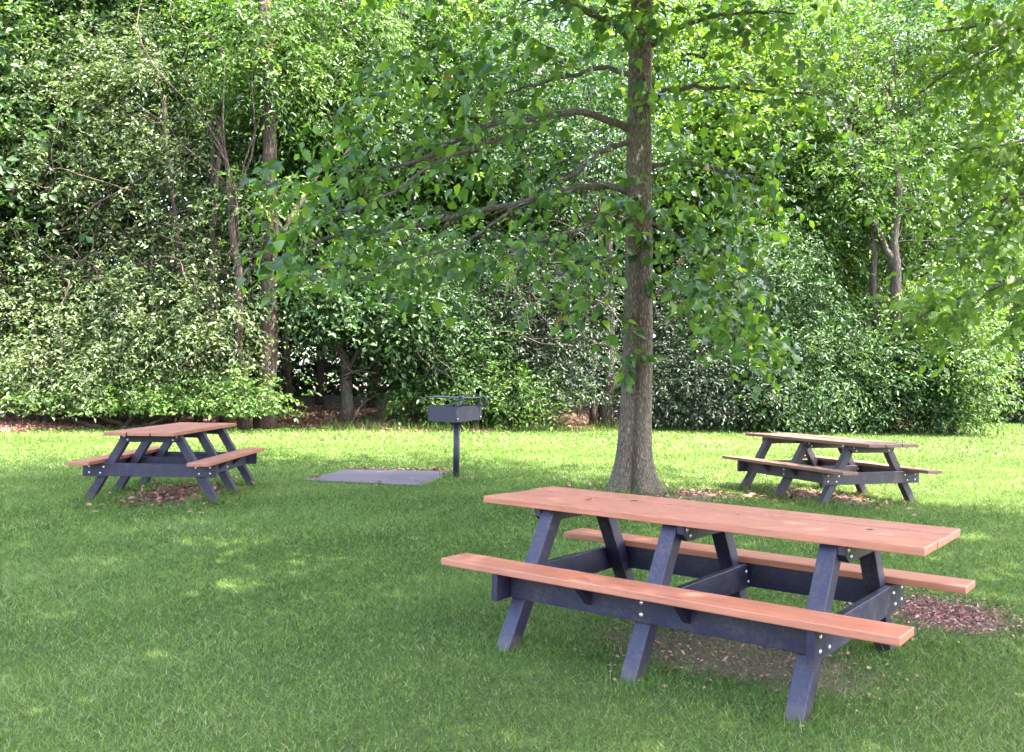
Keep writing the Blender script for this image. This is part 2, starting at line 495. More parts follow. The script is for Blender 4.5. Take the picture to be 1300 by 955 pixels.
def leaf_mesh(name, P, D, Nn, size, aspect=.5, broad=False, rng=R, tint=None, tmean=.5):
    n = len(P); L = size * rng.uniform(.6, 1.25, n)
    fn = leaves8 if broad else leaves4
    V, F_, k, nv, nf = fn(P, D, norm(Nn), L, L * aspect * rng.uniform(.8, 1.2, n))
    if tint is None: tint = np.clip(rng.normal(tmean, .22, n), 0, .95)
    return np_mesh(name, V, F_, np.arange(len(F_) // k) * k, np.repeat(tint, nv))


def clump_sprays(ells, nclump, per, rng, shell=.55, cr=.45):
    """spray starts gathered in clumps scattered through a set of ellipsoids"""
    vol = np.array([np.prod(e[1]) ** (2 / 3) for e in ells]); pk = rng.choice(len(ells), nclump, p=vol / vol.sum())
    C0 = np.array([e[0] for e in ells])[pk]; RR = np.array([e[1] for e in ells])[pk]
    d = norm(rng.normal(0, 1, (nclump, 3))); r = (shell + (1 - shell) * rng.random(nclump)) * rng.uniform(.75, 1.28, nclump)
    C = C0 + d * r[:, None] * RR
    cs = cr * rng.uniform(.5, 1.5, (nclump, 1))
    P0 = (C[:, None] + rng.normal(0, 1, (nclump, per, 3)) * cs[:, None] * np.array([1, 1, .6])).reshape(-1, 3)
    out = norm(P0 - np.repeat(C0, per, 0))
    D0 = out * .8 + rng.normal(0, .55, P0.shape) + np.array([0, 0, .15])
    ct = np.repeat(rng.normal(0, .2, nclump), per)
    return P0, D0, ct, C


def crown(name, ells, mat, parent, nclump, per, k, size, aspect, seed, spray=.7, droop=.4, shell=.5, cr=.45, broad=False, zmin=.12, tmean=.5):
    rng = np.random.default_rng(seed)
    P0, D0, ct, C = clump_sprays(ells, nclump, per, rng, shell, cr)
    P, D, Nn = sprays(P0, D0, spray * rng.uniform(.6, 1.3, len(P0)), k, size, droop, rng)
    tint = np.clip(np.repeat(ct, k) + rng.normal(tmean, .2, len(P)), 0, .95)
    keep = P[:, 2] > zmin
    me = leaf_mesh(name, P[keep], D[keep], Nn[keep], size, aspect, broad, rng, tint[keep])
    return link_mesh(name, me, mat, parent), C


def wander(p0, p1, n, amp, rng, sag=0.0):
    t = np.linspace(0, 1, n)[:, None]; p0 = np.asarray(p0, float); p1 = np.asarray(p1, float)
    q = p0 + (p1 - p0) * t
    ph = rng.uniform(0, 6.28, (3, 2)); L = np.linalg.norm(p1 - p0)
    off = np.stack([np.sin(t[:, 0] * 5 + ph[i, 0]) + .5 * np.sin(t[:, 0] * 11 + ph[i, 1]) for i in range(3)], -1)
    off -= off[0]
    q = q + off * amp * L * np.minimum(1, 3 * t)
    q[:, 2] += sag * L * np.sin(np.pi * t[:, 0])
    return q


# ------------------------------------------------------------------ picnic tables
W3, LT, LB, WB, HB, CB, HT, TH = .7296, 2.474, 2.4755, .228, .443, .6255, .76, .038


def make_table():
    root = empty('picnic_table')
    pw = (W3 - .028) / 3
    for i in range(3):
        y0 = -W3 / 2 + i * (pw + .014)
        mb = MB(); box(mb, -LT / 2 + (.004 if i == 1 else 0), LT / 2 - (.003 if i == 2 else 0), y0, y0 + pw, HT - TH, HT - (.003 if i == 1 else 0)); mb.build('top_plank', M['plank'], root, bevel=.0035)
    for s in (-1, 1):
        mb = MB(); box(mb, -LB / 2, LB / 2, s * CB - WB / 2, s * CB + WB / 2, HB - TH, HB); mb.build('seat', M['plank'], root, bevel=.005)
        # long apron board under the seat
        mb = MB(); y = s * .585
        box(mb, -.842, .842, y - .02, y + .02, HB - TH - .145, HB - TH - .002); ap = mb.build('apron', M['frame'], root, bevel=.003)
        for xb in (-.03, ):
            for zb in (.30, .36): bolt(ap, (xb, y + s * .02, zb), (0, s, 0))
        for xg in (-.34, .22):
            mb = MB(); yo = s * .606; yt = s * .72
            V = [(xg - .02, yo, HB - TH - .003), (xg - .02, yt, HB - TH - .003), (xg - .02, yo, HB - TH - .105), (xg + .02, yo, HB - TH - .003), (xg + .02, yt, HB - TH - .003), (xg + .02, yo, HB - TH - .105)]
            mb.add(V, [(0, 1, 2), (3, 5, 4), (0, 3, 4, 1), (1, 4, 5, 2), (2, 5, 3, 0)]); mb.build('gusset', M['frame'], root)
    for xf, sd in ((-.80, -1), (-.03, 1), (.80, 1)):
        for s in (-1, 1):
            mb = MB(); y0, y1 = s * .705, s * .262; hx = .044; hy = .052; z1 = HT - TH - .002
            mb.add(*hexa([(xf - hx, y0 - hy, -.03), (xf + hx, y0 - hy, -.03), (xf + hx, y0 + hy, -.03), (xf - hx, y0 + hy, -.03)],
                         [(xf - hx, y1 - hy, z1), (xf + hx, y1 - hy, z1), (xf + hx, y1 + hy, z1), (xf - hx, y1 + hy, z1)]))
            mb.build('leg', M['frame'], root, bevel=.005)
        xo = xf + sd * (.046 + .019)
        mb = MB(); hb_ = .725 if abs(xf) > .5 else .56; box(mb, xo - .019, xo + .019, -hb_, hb_, HB - TH - .147, HB - TH - .003); bm_ = mb.build('seat_beam', M['frame'], root, bevel=.003)
        for s in (-1, 1):
            for yy, zz in (((.655, .30), (.655, .365)) if abs(xf) > .5 else ()) + ((.50, .36), (.535, .295)): bolt(bm_, (xo + sd * .019, s * yy, zz), (sd, 0, 0))
        mb = MB()
        z1 = HT - TH - .003
        V = []
        for x in (xo - .019, xo + .019): V += [(x, -.33, z1), (x, .33, z1), (x, .33, z1 - .045), (x, .27, z1 - .085), (x, -.27, z1 - .085), (x, -.33, z1 - .045)]
        mb.add(V, [(0, 1, 2, 3, 4, 5), (11, 10, 9, 8, 7, 6)] + [(i, (i + 1) % 6 + 0, (i + 1) % 6 + 6, i + 6) for i in range(6)])
        cl = mb.build('top_cleat', M['frame'], root, bevel=.003)
        for s in (-1, 1):
            for yy, zz in ((.285, .695), (.245, .66)): bolt(cl, (xo + sd * .019, s * yy, zz), (sd, 0, 0))
    return root


_bolt_me = None


def bolt(parent, loc, nrm):
    global _bolt_me
    if _bolt_me is None:
        mb = MB(); mb.tube([(0, 0, -.004), (0, 0, .002), (0, 0, .005), (0, 0, .007)], [.0115, .0115, .008, .003], 10)
        o = mb.build('bolt', M['bolt'], None, True); _bolt_me = o.data; bpy.data.objects.remove(o)
    o = bpy.data.objects.new('bolt', _bolt_me); col.objects.link(o); o.parent = parent
    o.location = loc; o.rotation_euler = Vector(nrm).to_track_quat('Z', 'Y').to_euler()


def copy_tree(o, parent=None):
    c = o.copy(); col.objects.link(c); c.parent = parent
    for ch in list(o.children): copy_tree(ch, c)
    return c


t1 = make_table()
t1.location = (*TABLES[0][:2], 0); t1.rotation_euler = (0, 0, TABLES[0][2])
tag(t1, 'largest picnic table, in the foreground, pinkish-brown planks on a black frame beside wood chips', 'picnic table', 'picnic tables on the lawn')
t2 = copy_tree(t1); t2.location = (*TABLES[1][:2], .025); t2.rotation_euler = (-.008, .008, TABLES[1][2])
t2['label'] = 'picnic table seen end-on at the left, before the bright shrubs'
t3 = copy_tree(t1); t3.location = (*TABLES[2][:2], -.005); t3.rotation_euler = (0, -.008, TABLES[2][2])
t3['label'] = 'browner weathered picnic table behind the foreground table, right of the big trunk'


def recolour(o, a, b):
    for ch in o.children_recursive:
        if ch.type == 'MESH' and ch.data.materials and ch.data.materials[0] in (M['plank'], M['frame']):
            ch.data = ch.data.copy(); ch.data.materials[0] = a if ch.data.materials[0] == M['plank'] else b


recolour(t3, M['plank_old'], M['frame_old'])
recolour(t2, M['plank_mid'], M['frame'])

# scraps lying on the foreground table top
def scrap(u, v, s, seed, label):
    rng = np.random.default_rng(seed); p = gpt(u, v, HT + .002); n = 7
    a = np.linspace(0, 6.28, n, endpoint=False); r = s * rng.uniform(.4, 1, n)
    V = [(p[0] + r[i] * math.cos(a[i]) * 1.5, p[1] + r[i] * math.sin(a[i]) * .6, p[2] + rng.uniform(0, .35) * s) for i in range(n)]
    V.append((p[0], p[1], p[2])); mb = MB(); mb.add(V, [(n, i, (i + 1) % n) for i in range(n)])
    tag(mb.build('dead_leaf', M['scrap']), label, 'dead leaf', 'dead leaf scraps on the foreground table')


M['scrap'] = simple('dry_leaf_scrap', (.05, .028, .02), .7)
scrap(745, 634.5, .03, 1, 'dark curled leaf scrap on the foreground table, nearest its left end')
scrap(806, 636.5, .026, 2, 'flat dark leaf scrap on the foreground table, in front of the trunk')
scrap(937, 654, .013, 3, 'tiny leaf scrap on the foreground table, below the trunk\'s right')
scrap(1103, 673, .018, 4, 'small dark leaf scrap near the right end of the foreground table')

# ------------------------------------------------------------------ concrete pad
def concrete():
    mt, nt, out = new_mat('pad_concrete')
    v = mapping(nt); n = noise(nt, v, 2.2, 5, .6); n2 = noise(nt, v, 60, 4, .7); n3 = noise(nt, v, 14, 5, .7)
    c = ramp(nt, n, [(.3, (.044, .030, .037)), (.6, (.066, .046, .055))])
    c = mixc(nt, ramp(nt, n3, [(.56, (0, 0, 0)), (.75, (.5, .5, .5))]), c, (.075, .06, .07))
    p = N(nt, 'ShaderNodeBsdfPrincipled', Roughness=.75); nt.links.new(c, p.inputs['Base Color'])
    nt.links.new(bump(nt, n2, .4, .004), p.inputs['Normal']); nt.links.new(p.outputs[0], out.inputs[0]); return mt


mb = MB(); mb.add(*hexa([(*p, -.05) for p in PAD], [(*p, .03) for p in PAD])); 
tag(mb.build('concrete_pad', concrete(), bevel=.008), 'flat lilac-grey concrete pad set in the grass beside the grill', 'concrete pad')

# ------------------------------------------------------------------ grill
g = empty('park_grill', (*GRILL, 0)); tag(g, 'dark steel park grill on a single post beside the concrete pad', 'grill')
gw = lambda u, v, Y: tuple(at(u, v, Y) - np.array([*GRILL, 0]))
mb = MB(); mb.tube([(0, 0, -.1), (0, 0, .4), (0, 0, .80)], .046, 20); po = mb.build('post', M['grill'], g, True)
mb = MB(); mb.tube([(0, 0, .765), (0, 0, .79), (0, 0, .80)], [.085, .13, .13], 20); mb.build('swivel_collar', M['grill'], g)
# firebox: open-topped sheet box turned about 45 degrees, its right side a little raised
Zb, Zt = .80, 1.018
A = np.array([gw(579.3, 512, 13.42)[0], 13.42 - GRILL[1]]); B = np.array([gw(544.0, 512, 13.72)[0], 13.72 - GRILL[1]]); Cc = np.array([gw(612.0, 512, 13.80)[0], 13.80 - GRILL[1]])
Dd = B + Cc - A
cor = [A, Cc, Dd, B]; zb = [Zb, Zb + .035, Zb + .035, Zb]; zt = [Zt, Zt + .024, Zt + .024, Zt]
cen = sum(cor) / 4
mb = MB(); th = .012
inn = [cen + (c - cen) * .96 for c in cor]
V = [(*cor[i], zb[i]) for i in range(4)] + [(*cor[i], zt[i]) for i in range(4)] + [(*inn[i], zt[i]) for i in range(4)] + [(*inn[i], zb[i] + .01) for i in range(4)]
Fc = [(3, 2, 1, 0), (12, 13, 14, 15)]
for i in range(4):
    j = (i + 1) % 4
    Fc += [(i, j, j + 4, i + 4), (i + 4, j + 4, j + 8, i + 8), (i + 8, j + 8, j + 12, i + 12)]
mb.add(V, Fc); fb = mb.build('firebox', M['grill'], g)
for f_ in (.06, .94):
    q = A + (Cc - A) * f_; bolt(fb, (q[0] + .004, q[1] - .004, .845 + f_ * .03), (.7, -.7, 0))
# grate on two uprights, with coil handles on its right edge
mb = MB(); zg = 1.145
e1 = (B - A); e2 = (Cc - A); e1n = e1 / np.linalg.norm(e1)
ga = A + e2 * .02 + e1 * .02; gb = B + e1n * .07 + e2 * .02; gc = A + e2 * .93 + e1 * .02; gd = gb + e2 * .91
P3 = lambda p, z: (p[0], p[1], z)
for p, q in ((ga, gb), (gc, gd), (ga, gc), (gb, gd)): mb.tube([P3(p, zg), P3(q, zg)], .011, 8)
for t in np.linspace(.07, .93, 13): p = ga + (gc - ga) * t; q = gb + (gd - gb) * t; mb.tube([P3(p, zg), P3(q, zg)], .006, 6)
mb.build('grate', M['iron'], g)
for p in (ga, gc):
    mb = MB(); mb.tube([P3(p, .93), P3(p, zg)], .016, 8); mb.build('grate_support', M['iron'], g)
    mb = MB(); o = norm(np.array([.85, -.35]))
    pts = []
    for a in np.linspace(math.pi * .55, -math.pi * .9, 16): pts.append((p[0] + o[0] * (.05 + .055 * math.cos(a)), p[1] + o[1] * (.05 + .055 * math.cos(a)), zg - .045 + .066 * math.sin(a)))
    mb.tube(pts, .016, 8); mb.build('handle', M['iron'], g, True)

# ------------------------------------------------------------------ the big tree on the lawn
def trunk_rings(mb, base, H, rf, n=64, m=60, lean=(0, 0), seed=0, lobes=()):
    rng = np.random.default_rng(seed); V = []
    th = np.arange(n) * 2 * np.pi / n
    ph = rng.uniform(0, 6.28, 6)
    zs = np.concatenate([np.linspace(-.12, 1.2, 16), np.linspace(1.35, H, m - 16)])
    for z in zs:
        r = np.full(n, rf(z))
        for ang, amp, wid, fall in lobes:
            dth = (th - ang + np.pi) % (2 * np.pi) - np.pi
            r += amp * np.exp(-(dth / wid) ** 2) * math.exp(-max(z, -.05) / fall)
        r += rf(z) * (.035 * np.sin(3 * th + ph[0] + z * .5) + .03 * np.sin(5 * th + ph[1] - z * .7) + .018 * np.sin(11 * th + ph[2] + z * 1.9) + rng.normal(0, .008, n))
        # groove where two stems fused, on the camera side
        gd_ = (th - (-1.70) + np.pi) % (2 * np.pi) - np.pi
        r -= rf(z) * .42 * np.exp(-(gd_ / .13) ** 2) * math.exp(-max(z, 0) / 2.6)
        cx, cy = base[0] + lean[0] * z + .02 * math.sin(z * .9), base[1] + lean[1] * z + .02 * math.cos(z * 1.1)
        V += [(cx + r[j] * math.cos(th[j]), cy + r[j] * math.sin(th[j]), z) for j in range(n)]
    k = len(zs)
    mb.add(V, [(i * n + j, i * n + (j + 1) % n, (i + 1) * n + (j + 1) % n, (i + 1) * n + j) for i in range(k - 1) for j in range(n)] + [tuple((k - 1) * n + j for j in range(n))])


big = empty('shade_tree', (0, 0, 0)); tag(big, 'large shade tree with thick furrowed trunk standing alone on the lawn behind the foreground table', 'tree')
mb = MB()
rf = lambda z: max(.05, .205 - .0105 * z + .035 * math.exp(-max(z, 0) / .5))
trunk_rings(mb, TREE, 11.5, rf, seed=3, lobes=((-.45, .27, .42, .24), (-2.75, .22, .42, .26), (-1.2, .12, .35, .3), (-2.1, .10, .3, .3), (1.2, .16, .5, .3), (2.6, .14, .4, .3)))
tk = mb.build('trunk', M['bark'], big, True)
TY = TREE[1]
LIMBS = [  # (u, v, depth) polylines, start radius
    ([(801, 166, TY), (759, 145, 12.1), (721, 140, 11.9), (687, 149, 11.7), (649, 152, 11.5), (607, 162, 11.3), (566, 187, 11.1), (521, 207, 10.9), (470, 222, 10.8), (425, 215, 10.7)], .065),
    ([(701, 147, 11.8), (656, 169, 11.4), (593, 190, 11.0), (552, 207, 10.7), (514, 232, 10.5), (470, 262, 10.4), (400, 275, 10.3)], .035),
    ([(803, 182, TY), (766, 188, 12.0), (739, 214, 11.8), (700, 240, 11.5), (655, 262, 11.3)], .045),
    ([(804, 246, TY), (759, 230, 12.2), (732, 238, 12.1), (694, 249, 11.9), (656, 259, 11.7), (607, 266, 11.5), (549, 283, 11.3), (479, 292, 11.1), (420, 300, 11.0), (370, 325, 10.9)], .060),
    ([(656, 262, 11.7), (621, 287, 11.3), (593, 308, 11.0), (545, 325, 10.8), (490, 335, 10.7)], .025),
    ([(808, 100, TY), (766, 83, 12.5), (732, 95, 12.7), (694, 104, 12.9), (642, 118, 13.1), (590, 128, 13.3)], .045),
    ([(815, 72, TY), (797, 45, 12.1), (766, 24, 11.8), (732, 7, 11.4), (690, -8, 11.0), (610, -25, 10.5), (520, -40, 10.1)], .065),
    ([(808, 285, TY), (773, 272, 12.0), (746, 287, 11.6), (711, 300, 11.2), (676, 308, 10.9), (640, 318, 10.6)], .035),
    ([(826, 122, TY), (870, 112, 12.2), (930, 112, 12.1), (985, 118, 12.0), (1040, 122, 11.9)], .042),
    ([(824, 212, TY), (870, 205, 12.2), (905, 216, 12.0), (950, 225, 11.7), (1000, 240, 11.5)], .04),
    ([(822, 280, TY), (860, 300, 12.0), (905, 330, 11.7), (940, 370, 11.5), (965, 410, 11.4)], .032),
    ([(824, 60, TY), (860, 35, 12.0), (910, 20, 11.6), (960, 15, 11.2), (1010, 18, 11.0)], .045),
    ([(818, 320, TY), (770, 330, 11.6), (730, 345, 11.3), (690, 350, 11.1)], .022),
]
# limbs above the picture
rng = np.random.default_rng(21)
LIMB3 = []
for pts, r0 in LIMBS: LIMB3.append((np.array([at(*p) for p in pts]), r0 * .76))
for i in range(26):
    z = rng.uniform(6.3, 11); a = i * 2.4 + rng.uniform(-.3, .3); L = rng.uniform(3.2, 5.6) * (1 - .05 * max(z - 7, 0))
    p0 = np.array([TREE[0], TREE[1], z]); p1 = p0 + np.array([math.cos(a) * L, math.sin(a) * L, rng.uniform(.2, 2.2)])
    LIMB3.append((wander(p0, p1, 9, .03, rng, .06), .06))


def resample(pts, n):
    d = np.concatenate([[0], np.cumsum(np.linalg.norm(np.diff(pts, axis=0), axis=1))]); t = np.linspace(0, d[-1], n)
    # smooth by Catmull-like interpolation on cumulative length
    q = np.stack([np.interp(t, d, pts[:, i]) for i in range(3)], -1)
    for _ in range(2): q[1:-1] = .25 * q[:-2] + .5 * q[1:-1] + .25 * q[2:]
    return q


SP0, SD0, SL = [], [], []
for li, (pts, r0) in enumerate(LIMB3):
    q = resample(pts, 24); L = np.linalg.norm(np.diff(q, axis=0), axis=1).sum()
    jit = rng.normal(0, .012, q.shape); jit[0] = 0; q = q + jit
    mb = MB(); tt = np.linspace(0, 1, 24); mb.tube(q, r0 * (1 - .82 * tt) + .004, 8)
    nt_ = int(L * 4.2)
    for j in range(nt_):
        t = rng.uniform(.22, 1); i0 = int(t * 22); p = q[i0]; tan = norm(q[i0 + 1] - q[i0])
        sd_ = norm(np.cross(tan, [0, 0, 1])) * rng.choice([-1, 1])
        d = norm(tan * rng.uniform(.4, 1) + sd_ * rng.uniform(.3, 1.1) + np.array([0, 0, rng.uniform(-.35, .35)]))
        l = rng.uniform(.5, 1.35) * (1.15 - .5 * t)
        e = p + d * l + np.array([0, 0, -.18 * l])
        w = wander(p, e, 6, .05, rng, .05); mb.tube(w, np.linspace(max(.006, r0 * .28 * (1 - .6 * t)), .003, 6), 5, False)
        for k_ in range(3 if li >= len(LIMBS) else 1):
            f = rng.uniform(.35, 1); ip = p + (e - p) * f
            SP0.append(ip); SD0.append(d + rng.normal(0, .5, 3) + np.array([0, 0, -.1])); SL.append(rng.uniform(.25, .55))
    mb.build('branch', M['twig'], big, True)
# hanging leafy masses seen low in the crown
for (u, v, Y, su, sv, cnt) in ((430, 190, 10.7, 45, 30, 26), (400, 250, 10.5, 40, 35, 26), (385, 320, 10.6, 32, 38, 22), (460, 320, 10.8, 45, 35, 26), (545, 335, 10.9, 45, 25, 22), (640, 325, 10.9, 50, 25, 22),
                               (735, 335, 11.3, 40, 35, 24), (762, 385, 11.2, 12, 14, 5), (905, 345, 11.6, 50, 45, 60), (920, 405, 11.5, 40, 35, 52), (955, 435, 11.4, 20, 22, 26), (880, 285, 11.8, 40, 40, 34), (950, 225, 11.7, 50, 40, 36),
                               (985, 140, 11.8, 50, 40, 34), (870, 150, 12.0, 40, 50, 30), (560, 90, 11.0, 80, 50, 50), (690, 60, 11.4, 70, 45, 40), (650, 200, 11.4, 80, 45, 36), (940, 40, 10.8, 50, 25, 26), (800, 15, 11.2, 60, 18, 40), (830, 110, 11.8, 30, 40, 14), (800, 265, 11.7, 40, 22, 18), (845, 235, 11.8, 30, 30, 18), (500, 130, 10.9, 50, 40, 26)):
    for i in range(int(cnt * .62)):
        p = at(u + rng.normal(0, su * .6), v + rng.normal(0, sv * .6), Y + rng.normal(0, .5))
        out = norm(p - np.array([TREE[0], TREE[1], p[2]])); SP0.append(p); SD0.append(out * .6 + rng.normal(0, .5, 3) + np.array([0, 0, -.35])); SL.append(rng.uniform(.3, .6))
# dense upper crown, out of view; size and forward spread shaped to shade the foreground
P0, D0, ct, C = clump_sprays([((.9, 10.6, 9.6), (6.0, 5.6, 2.6)), ((.9, 10.8, 12.2), (4.4, 4.4, 2.4)), ((-.6, 5.6, 9.0), (5.4, 4.6, 1.9)), ((-2.2, 10.2, 8.3), (3.2, 3.6, 1.5)), ((4.2, 10.6, 8.4), (3.0, 3.6, 1.5))], 1050, 7, rng, .12, .6)
up_ = P0[:, 2] > 6.7
SP0 += list(P0[up_]); SD0 += list(D0[up_]); SL += list(rng.uniform(.35, .7, up_.sum()))
# leafy shoots on the bole
for (u, v) in ((800, 445), (793, 418), (802, 455), (818, 240), (825, 350), (806, 300)):
    for i in range(2): SP0.append(at(u + rng.normal(0, 6), v + rng.normal(0, 6), TY - .25)); SD0.append(rng.normal(0, .6, 3) + np.array([0, -.4, -.3])); SL.append(.18)
P, D, Nn = sprays(np.array(SP0), np.array(SD0), np.array(SL), 7, .15, .35, rng, .75)
tint = np.clip(rng.normal(.45, .28, len(P)), 0, .94); tint[rng.random(len(P)) < .003] = 1
print('big tree leaves', len(P))
link_mesh('crown', leaf_mesh('crown', P, D, Nn, .155, .62, True, rng, tint), M['leaf_main'], big)

# ------------------------------------------------------------------ tree whose branches reach in from the right
rt = empty('lime_tree', (0, 0, 0)); tag(rt, 'tree outside the right edge, its lime-green leafy branches reaching into the picture', 'tree')
rng = np.random.default_rng(5)
RTX, RTY = 6.6, 5.4
mb = MB(); trunk_rings(mb, (RTX, RTY), 10, lambda z: max(.05, .2 - .012 * z), n=24, seed=8, lobes=((-.5, .12, .35, .3), (2.4, .12, .4, .3))); mb.build('trunk', M['bark'], rt, True)
SP0, SD0, SL = [], [], []
RL = [[(1440, 60, 11), (1370, 50, 10.9), (1300, 40, 10.8), (1262, 45, 10.7), (1225, 75, 10.6), (1190, 105, 10.5), (1168, 118, 10.4)],
      [(1440, 20, 11), (1350, 22, 10.6), (1270, 28, 10.3), (1190, 40, 10.1)],
      [(1450, 230, 11), (1380, 235, 10.8), (1310, 235, 10.6), (1260, 255, 10.5), (1215, 285, 10.4)],
      [(1450, 330, 11), (1370, 345, 10.7), (1300, 355, 10.5), (1250, 360, 10.4), (1190, 385, 10.3), (1160, 405, 10.2)],
      [(1450, 150, 11), (1360, 165, 10.5), (1290, 180, 10.2), (1230, 190, 10.0)]]
R3 = [(np.array([(RTX, RTY, 3.6 + .5 * i), (7.2, 7.8, 4.3 + .45 * i)] + [tuple(at(*p)) for p in l]), .06) for i, l in enumerate(RL)]
for i in range(18):
    z = rng.uniform(5.8, 10); a = i * 2.4; L = rng.uniform(3.5, 6); p0 = np.array([RTX, RTY, z])
    R3.append((wander(p0, p0 + np.array([math.cos(a) * L, math.sin(a) * L, rng.uniform(.2, 1.8)]), 8, .03, rng, .05), .05))
for li, (pts, r0) in enumerate(R3):
    q = resample(pts, 20); L = np.linalg.norm(np.diff(q, axis=0), axis=1).sum(); mb = MB(); tt = np.linspace(0, 1, 20)
    mb.tube(q + rng.normal(0, .01, q.shape), r0 * (1 - .85 * tt) + .004, 7)
    for j in range(int(L * 5)):
        t = rng.uniform(.45 if li < 5 else .2, 1); i0 = int(t * 18); p = q[i0]; tan = norm(q[i0 + 1] - q[i0]); sd_ = norm(np.cross(tan, [0, 0, 1])) * rng.choice([-1, 1])
        d = norm(tan * rng.uniform(.4, 1) + sd_ * rng.uniform(.3, 1) + np.array([0, 0, rng.uniform(-.5, .2)])); l = rng.uniform(.4, 1.0)
        e = p + d * l + np.array([0, 0, -.2 * l]); mb.tube(wander(p, e, 5, .05, rng), np.linspace(.009, .003, 5), 5, False)
        for k_ in range(3): SP0.append(p + (e - p) * rng.uniform(.3, 1)); SD0.append(d + rng.normal(0, .5, 3) - np.array([0, 0, .2])); SL.append(rng.uniform(.25, .5))
    mb.build('branch', M['twig'], rt, True)
for (u, v, Y, su, sv, cnt) in ((1275, 12, 10.2, 50, 20, 30), (1230, 70, 10.4, 60, 45, 44), (1275, 160, 10.3, 40, 60, 40), (1250, 300, 10.4, 45, 40, 36), (1210, 365, 10.3, 35, 28, 30), (1285, 350, 10.4, 30, 30, 16), (1165, 395, 10.2, 18, 14, 8), (1200, 215, 10.3, 40, 40, 24)):
    for i in range(cnt):
        SP0.append(at(u + rng.normal(0, su * .6), v + rng.normal(0, sv * .6), Y + rng.normal(0, .4))); SD0.append(rng.normal(0, .6, 3) + np.array([-.3, 0, -.35])); SL.append(rng.uniform(.25, .5))
P0, D0, ct, C = clump_sprays([((5.6, 6.0, 8.9), (6.6, 6.6, 2.2)), ((6.0, 5.6, 11.2), (5, 5, 2)), ((2.2, 3.6, 8.6), (4.4, 3.8, 1.6)), ((4.4, 2.6, 9.2), (4.6, 3.2, 1.6)), ((-.4, 3.2, 8.8), (4.0, 3.4, 1.5))], 1500, 7, rng, .15, .55)  # unseen overhead crown, widened across the foreground to keep sun off lawn and table
up_ = P0[:, 2] > 6.2
SP0 += list(P0[up_]); SD0 += list(D0[up_]); SL += list(rng.uniform(.35, .65, up_.sum()))
P, D, Nn = sprays(np.array(SP0), np.array(SD0), np.array(SL), 7, .12, .35, rng, .75)
link_mesh('crown', leaf_mesh('crown', P, D, Nn, .125, .6, True, rng, None, .5), M['leaf_lime'], rt)

# ------------------------------------------------------------------ the wood: shrubs and trees along its edge
def pe(u, v, Y, ru, rv, rd=None):
    """ellipsoid seen at pixel u,v at depth Y with pixel radii"""
    s = Y / F_PX; return (tuple(at(u, v, Y)), (ru * s, (rd if rd else (ru + rv) * .5 * s), rv * s))


def stem_parts(root, stems, mat, rng):
    mb = MB()
    for pts, r0, r1 in stems:
        q = resample(np.array(pts, float), 14); q = q + np.vstack([[0, 0, 0], rng.normal(0, r0 * .22, (13, 3))])
        mb.tube(q, np.linspace(r0, r1, 14) * (1 + .25 * np.exp(-np.arange(14) / 1.2)), 9)
    return mb.build('trunk', mat, root, True)


DENS = 2.25


def plant(name, cat, label, ells, mat, seed, nclump, per=6, k=8, size=.10, aspect=.45, spray=.7, droop=.4, shell=.45, cr=.36, trunks=(), bark='bark_dark', twigs=26, group='shrubs and trees along the edge of the wood', tmean=.5, broad=False, zmin=.1, thicket=()):
    nclump = int(nclump * DENS); size *= 1.05
    rng = np.random.default_rng(seed)
    root = empty(name); tag(root, label, cat, group)
    cobj, C = crown('crown', ells, M[mat], root, nclump, per, k, size, aspect, seed, spray, droop, shell, cr, broad, zmin, tmean)
    stems = []
    for t in trunks: stems.append(t)
    if not stems:
        c0 = np.mean([e[0] for e in ells], axis=0); b = np.array([c0[0], c0[1], 0.0])
        for i in range(5):
            e = ells[i % len(ells)][0]; bb = b + np.array([rng.normal(0, .35), rng.normal(0, .25), 0])
            stems.append((wander(bb, np.array(e) + rng.normal(0, .3, 3), 8, .05, rng, .03), .06, .02))
    nodes = np.concatenate([resample(np.array(s[0], float), 14)[5:] for s in stems])
    for c in C[rng.choice(len(C), min(twigs, len(C)), replace=False)]:
        j = np.argmin(np.linalg.norm(nodes - c, axis=1) + (nodes[:, 2] > c[2]) * .6); j = rng.choice(np.argsort(np.linalg.norm(nodes - c, axis=1) + (nodes[:, 2] > c[2]) * .6)[:6]); p = nodes[j]
        stems.append((wander(p, c, 7, .09, rng, .06), .026, .008))
    for (u0, u1, v0, v1, Y, nn) in thicket:
        for i in range(nn):
            p = at(rng.uniform(u0, u1), rng.uniform(v0, v1), Y + rng.normal(0, .4)); d = np.array([rng.normal(0, 1), rng.normal(0, .5), rng.normal(.15, .6)]); q = p + norm(d) * rng.uniform(.8, 2.4)
            stems.append((wander(p, q, 8, .06, rng, .08), .024, .008))
    stem_parts(root, stems, M[bark], rng)
    return root


def vtrunk(u, v0, v1, Y, r, lean=0, seed=0, n=8):
    """trunk traced between pixel rows, in pixels at depth Y"""
    rng = np.random.default_rng(seed + 90)
    b = gpt(u, v0) if False else at(u, v0, Y); b[2] = max(0, floor_z(b[0], b[1]) - .1) - .05
    t = at(u + lean, v1, Y + rng.normal(0, .3)); return (wander(b, t, n, .007, rng), r, r * .55)


